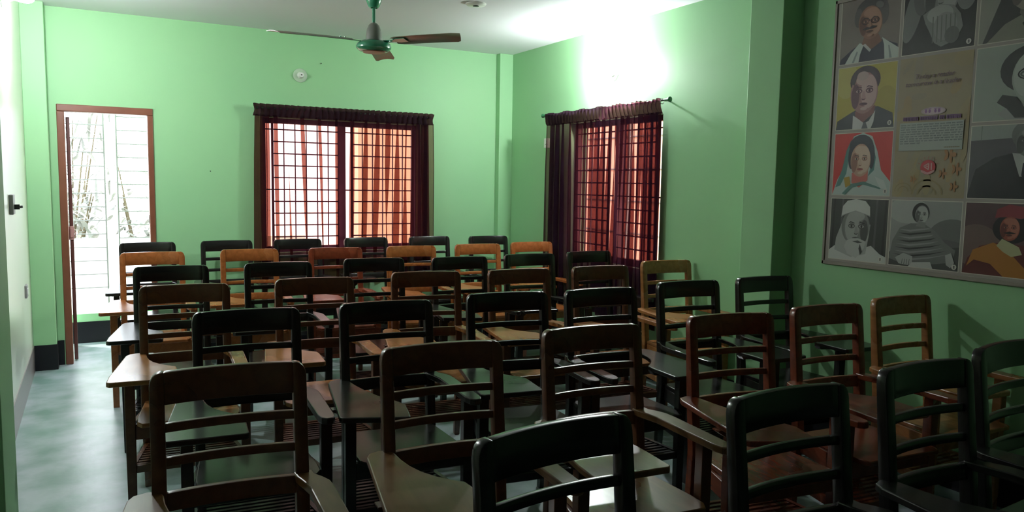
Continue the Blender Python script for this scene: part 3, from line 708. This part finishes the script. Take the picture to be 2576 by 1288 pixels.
# heading with a head-line and hanging letters
a.n += 1
xx = .10
for wl_ in (9, 10, 3, 8):
    x0 = xx
    for q in range(wl_):
        a.put(ell(xx+.011, .560, .010, .011), (.14, .06, .17), 0); a.put([(xx+.018, .548), (xx+.022, .548), (xx+.022, .575), (xx+.018, .575)], (.14, .06, .17), 0); xx += .0245
    a.put([(x0, .571), (xx, .571), (xx, .577), (x0, .577)], (.14, .06, .17)); xx += .022
a.put([(.06, .335), (.94, .335), (.94, .535), (.06, .535)], (.34, .37, .34))
a.n += 1
for ln in range(9):
    y = .520 - .0165*ln; x = .075; end = .92 if ln < 8 else .36
    while x < end:
        wd = rn.uniform(.03, .085); wd = min(wd, end-x+.01)
        a.put([(x, y), (x+wd, y), (x+wd, y+.0022), (x, y+.0022)], (.09, .11, .12), 0)
        k = x+.004
        while k < x+wd-.006: a.put([(k, y-.0065), (k+.005, y-.0065), (k+.006, y+.001), (k+.001, y+.001)], (.11, .13, .14), 0); k += .011
        x += wd + .012
x = .70
for q in range(16): a.put([(x, .350), (x+.008, .350), (x+.008, .357), (x, .357)], (.16, .13, .05), 0); x += .013
# red emblem
a.put(ell(.50, .215, .105, .052, n=40), (.42, .03, .04))
wht = (.62, .40, .38); a.n += 1
def stroke(p, q, t, c=wht):
    p, q = Vector(p), Vector(q); d_ = (q-p).normalized(); n_ = Vector((-d_[1], d_[0])); n_ = Vector((n_[0]*t, n_[1]*t*.5))
    a.put([tuple(p+n_), tuple(q+n_), tuple(q-n_), tuple(p-n_)], c, 0)
stroke((.44, .222), (.51, .243), .008); stroke((.44, .222), (.51, .198), .008); stroke((.51, .243), (.51, .196), .008); stroke((.47, .222), (.50, .222), .006); stroke((.545, .245), (.55, .196), .008)
for q in range(3):
    stroke((.405, .195-.006*q), (.50, .176-.006*q), .004); stroke((.50, .176-.006*q), (.595, .195-.006*q), .004)
for q in range(7):
    t = math.pi*(q+1)/8; stroke((.50+.12*math.cos(t), .215+.06*math.sin(t)), (.50+.155*math.cos(t), .215+.0775*math.sin(t)), .003, (.35, .10, .08))
a.done('title_panel', 'tan panel with a quote, small print and a red emblem')
for txt, uc, v, sz in (('Today a reader', .50, .845, .034), ('tomorrow is a leader', .48, .795, .034)):
    cu = bpy.data.curves.new('quote_line', 'FONT'); cu.body = txt; cu.size = sz; cu.align_x = 'CENTER'; cu.extrude = .0002; cu.shear = .3
    tmp = bpy.data.objects.new('quote_line', cu); COL.objects.link(tmp)
    me = bpy.data.meshes.new_from_object(tmp.evaluated_get(bpy.context.evaluated_depsgraph_get())); bpy.data.objects.remove(tmp)
    me.materials.clear(); me.materials.append(pm((.13, .07, .10)))
    to = link('quote_line', me, PB)
    hT = RV[2]+RH-RV[1]
    to.location = (-.0205, -(CU[1]+uc*CWd[1]), RV[1]+v*hT); to.rotation_euler = (math.pi/2, 0, -math.pi/2)
# column 3
a = cell(2, 0); border(a); full(a, (.16, .16, .15)); a.put(ell(.05, .5, .25, .6), (.26, .26, .23)); a.put([(.05, 0), (.25, .6), (.35, 1), (.75, 1), (.6, 0)], (.045, .045, .045))
a.put([(.1, 0), (.3, .22), (.5, .32), (.75, .32), (1, .2), (1, 0)], (.22, .22, .18)); a.put([(.46, .34), (.55, .2), (.72, .34), (.7, .5), (.48, .5)], (.15, .14, .12))
face(a, .58, .68, .24, .32, (.24, .22, .19), (.10, .09, .08), (.38, .35, .30), -5); a.put([(.5, .2), (.55, .1), (.58, .28)], (.06, .06, .05)); a.done('portrait', 'grey portrait of a man in a collared shirt')
a = cell(2, 1); border(a); full(a, (.30, .34, .30)); a.put(ell(.85, .45, .3, .5), (.22, .26, .24))
a.put(ell(.66, .66, .37, .32), G(.03)); face(a, .70, .56, .27, .36, (.34, .38, .34), (.12, .14, .13), (.42, .46, .42), 0, G(.03), gl=True, lit=-1)
a.put([(.30, .08), (.48, .26), (.75, .10), (1, .12), (1, 0), (.4, 0)], G(.30)); a.put([(.28, .24), (.34, .34), (.50, .30), (.62, .12), (.9, .05), (1, .2), (1, .0), (.5, .02), (.4, .15)], G(.03)); a.done('portrait', 'pale grey portrait of a man with round glasses')
a = cell(2, 2); border(a); full(a, (.085, .08, .09)); a.put([(0, .80), (1, .84), (1, 1), (0, 1)], (.27, .30, .28)); a.put([(.12, .8), (.13, .8), (.13, 1), (.12, 1)], (.16, .18, .17))
a.put([(0, .05), (.08, .40), (.30, .56), (.52, .62), (.9, .58), (1, .5), (1, 0), (0, 0)], (.016, .016, .02)); a.put([(.50, .62), (.60, .30), (.68, .30), (.80, .58)], G(.40)); a.put([(.63, .48), (.68, .49), (.70, .30), (.66, .22), (.62, .32)], (.02, .02, .03))
a.put(ell(.68, .86, .20, .20), G(.14)); face(a, .69, .76, .16, .20, G(.17), G(.06), G(.26)); a.done('portrait', 'portrait of a man in a black suit and tie')
a = cell(2, 3); border(a); full(a, (.085, .045, .05)); a.put(ell(.15, .4, .3, .3), (.14, .09, .08)); a.put(ell(.85, .8, .25, .25), (.11, .09, .09))
a.put(ell(.56, .66, .22, .20), (.014, .01, .012)); a.put([(.36, .80), (.38, .92), (.52, .99), (.70, .96), (.78, .84), (.66, .80), (.5, .82)], (.22, .035, .045))
a.put([(0, 0), (.06, .22), (.20, .40), (.40, .46), (.80, .44), (1, .3), (1, 0)], (.10, .022, .02)); a.put([(.05, .10), (.12, .34), (.36, .46), (.50, .40), (.70, .18), (.86, 0), (.5, 0), (.34, .16), (.14, .20)], (.36, .15, .03))
a.put([(.40, .42), (.46, .52), (.66, .42), (.70, .32), (.58, .28), (.48, .34)], (.42, .40, .24)); face(a, .54, .66, .115, .165, (.26, .07, .05), (.12, .03, .025), (.36, .13, .09)); a.put([(.47, .60), (.54, .625), (.62, .60), (.54, .585)], (.02, .01, .01))
a.done('portrait', 'portrait of a man with a red turban and orange shawl')
def panel_glaze(): pass

# ------------------------------------------------------------------ outdoors
b = MB(); b.box((-1.1, 7.21, -.1), (4.0, 7.98, 0)); tag(b.obj('balcony_floor', m_floor), kind='structure')
b = MB(); b.box((-.9, 7.86, 0), (.85, 7.98, .267)); tag(b.obj('balcony_parapet', m_wall), kind='structure')
b = MB(); b.box((-.9, 7.853, 0), (.85, 7.86, .195)); tag(b.obj('baseboard_balcony', m_skirt), kind='structure')
g = empty('balcony_grille', (0, 7.92, .267), label='thin iron grille of bars standing on the low balcony wall outside the doorway', cat='grille')
b = MB()
for x in (.106, .209, .56, -.45):
    b.tube([(x, 0, 0), (x, 0, 2.1)], .008, 6)
part('upright_bar', b, m_iron, g)
b = MB()
for k in range(15):
    z = 1.979 - .1235*k - .267 + .247
    b.tube([(-.75, 0, z), (.106, 0, z)], .0055, 6); b.tube([(.209, 0, z-.04), (.8, 0, z-.04)], .0055, 6)
part('cross_bars', b, m_iron, g)
b = MB(); b.box((-30, 8.0, -.12), (4.2, 40, -.06)); b.box((4.0, -20, -.12), (40, 8.0, -.06)); b.box((4.2, 8.0, -.12), (40, 40, -.06)); tag(b.obj('yard_ground', m_pave), kind='structure')
b = MB(); b.box((-3.0, 9.5, -.06), (2.3, 9.62, .83)); tag(b.obj('garden_wall', mat('white_limewash', (.86, .85, .82), .9, .1)), kind='structure')
nb = empty('neighbouring_house', (0, 0, 0), label='pale sunlit house wall seen through the curtained windows', cat='house')
b = MB(); b.box((2.95, 9.4, -.06), (6.6, 9.6, 2.55)); part('house_wall', b, m_out, nb)
b = MB(); b.box((5.9, 2.0, -.06), (6.1, 9.4, 3.4)); part('house_wall', b, m_out, nb)
b = MB(); b.box((2.8, 9.2, 2.55), (6.6, 9.7, 2.68)); part('roof_edge', b, mat('roof_concrete', (.35, .30, .26), .9), nb)
b = MB()
for z in (.9, 1.3, 1.7, 2.1): b.tube([(5.895, 2.5, z), (5.895, 8.9, z+.02)], .012, 6)
for y in (4.6, 6.3, 7.7): b.tube([(5.89, y, 0), (5.89, y, 3.2)], .02, 6)
part('pipes', b, m_iron, nb)

def leafblade(mb, p, d, up_, L, W_, droop, rnd, n=6):
    d = Vector(d).normalized(); side = d.cross(Vector(up_)).normalized(); p = Vector(p); secs = []
    vs = []; 
    for k in range(n+1):
        t = k/n; c = p + d*L*t + Vector((0, 0, -droop*L*t*t)); wd = W_*math.sin(math.pi*min(.98, .12+.88*t))**.7
        vs += [c - side*wd, c + Vector((0, 0, -.15*wd)), c + side*wd]
    fs = []
    for k in range(n):
        for j in (0, 1): fs.append((3*k+j, 3*k+j+1, 3*k+j+4, 3*k+j+3))
    mb.add(vs, fs)
def shrub(name, loc, hgt, rad, nleaf, Lr, Wr, seed, label, cat='plant', frond=False):
    rnd = random.Random(seed); root = empty(name, loc, label=label, cat=cat, group='garden plants beyond the doorway')
    st = MB(); lf = MB(); nst = 7 if not frond else 5
    for k in range(nst):
        ang = rnd.uniform(0, 6.28); tx, ty = math.cos(ang)*rad*.6, math.sin(ang)*rad*.6
        hh = hgt*rnd.uniform(.6, 1)
        pts = [(tx*.1, ty*.1, 0), (tx*.5, ty*.5, hh*.5), (tx, ty, hh)]
        st.tube(pts, [.02, .014, .006], 6)
        for q in range(nleaf//nst):
            t = rnd.uniform(.12, 1); base = Vector(pts[0]).lerp(Vector(pts[1]), t*2) if t < .5 else Vector(pts[1]).lerp(Vector(pts[2]), t*2-1)
            base += Vector((rnd.gauss(0, rad*.25), rnd.gauss(0, rad*.25), rnd.gauss(0, .05)))
            a2 = rnd.uniform(0, 6.28); el = rnd.uniform(-.2, 1.0) if not frond else rnd.uniform(.2, 1.3)
            leafblade(lf, base, (math.cos(a2)*math.cos(el), math.sin(a2)*math.cos(el), math.sin(el)), (0, 0, 1), rnd.uniform(*Lr), rnd.uniform(*Wr), rnd.uniform(.1, .7), rnd, 4)
    part('stem', st, m_stem, root); part('foliage', lf, m_leaf, root, smooth=True)
shrub('banana_plant', (-.30, 10.4, -.06), 2.0, .55, 260, (.12, .30), (.02, .04), 1, 'broad-leaved low plant at the near side of the doorway view')
shrub('leafy_bush', (.55, 10.2, -.06), 1.7, .45, 340, (.10, .20), (.015, .03), 2, 'dense leafy bush by the handle side of the doorway view')
shrub('garden_tree', (1.1, 12.6, -.06), 3.3, 1.0, 420, (.14, .30), (.03, .06), 5, 'leafy tree rising behind the bush beyond the doorway', 'tree')
shrub('palm_plant', (-.30, 13.5, -.06), 2.5, .8, 240, (.5, 1.0), (.012, .025), 8, 'thin-leaved palm standing farther back beyond the doorway', 'palm', True)
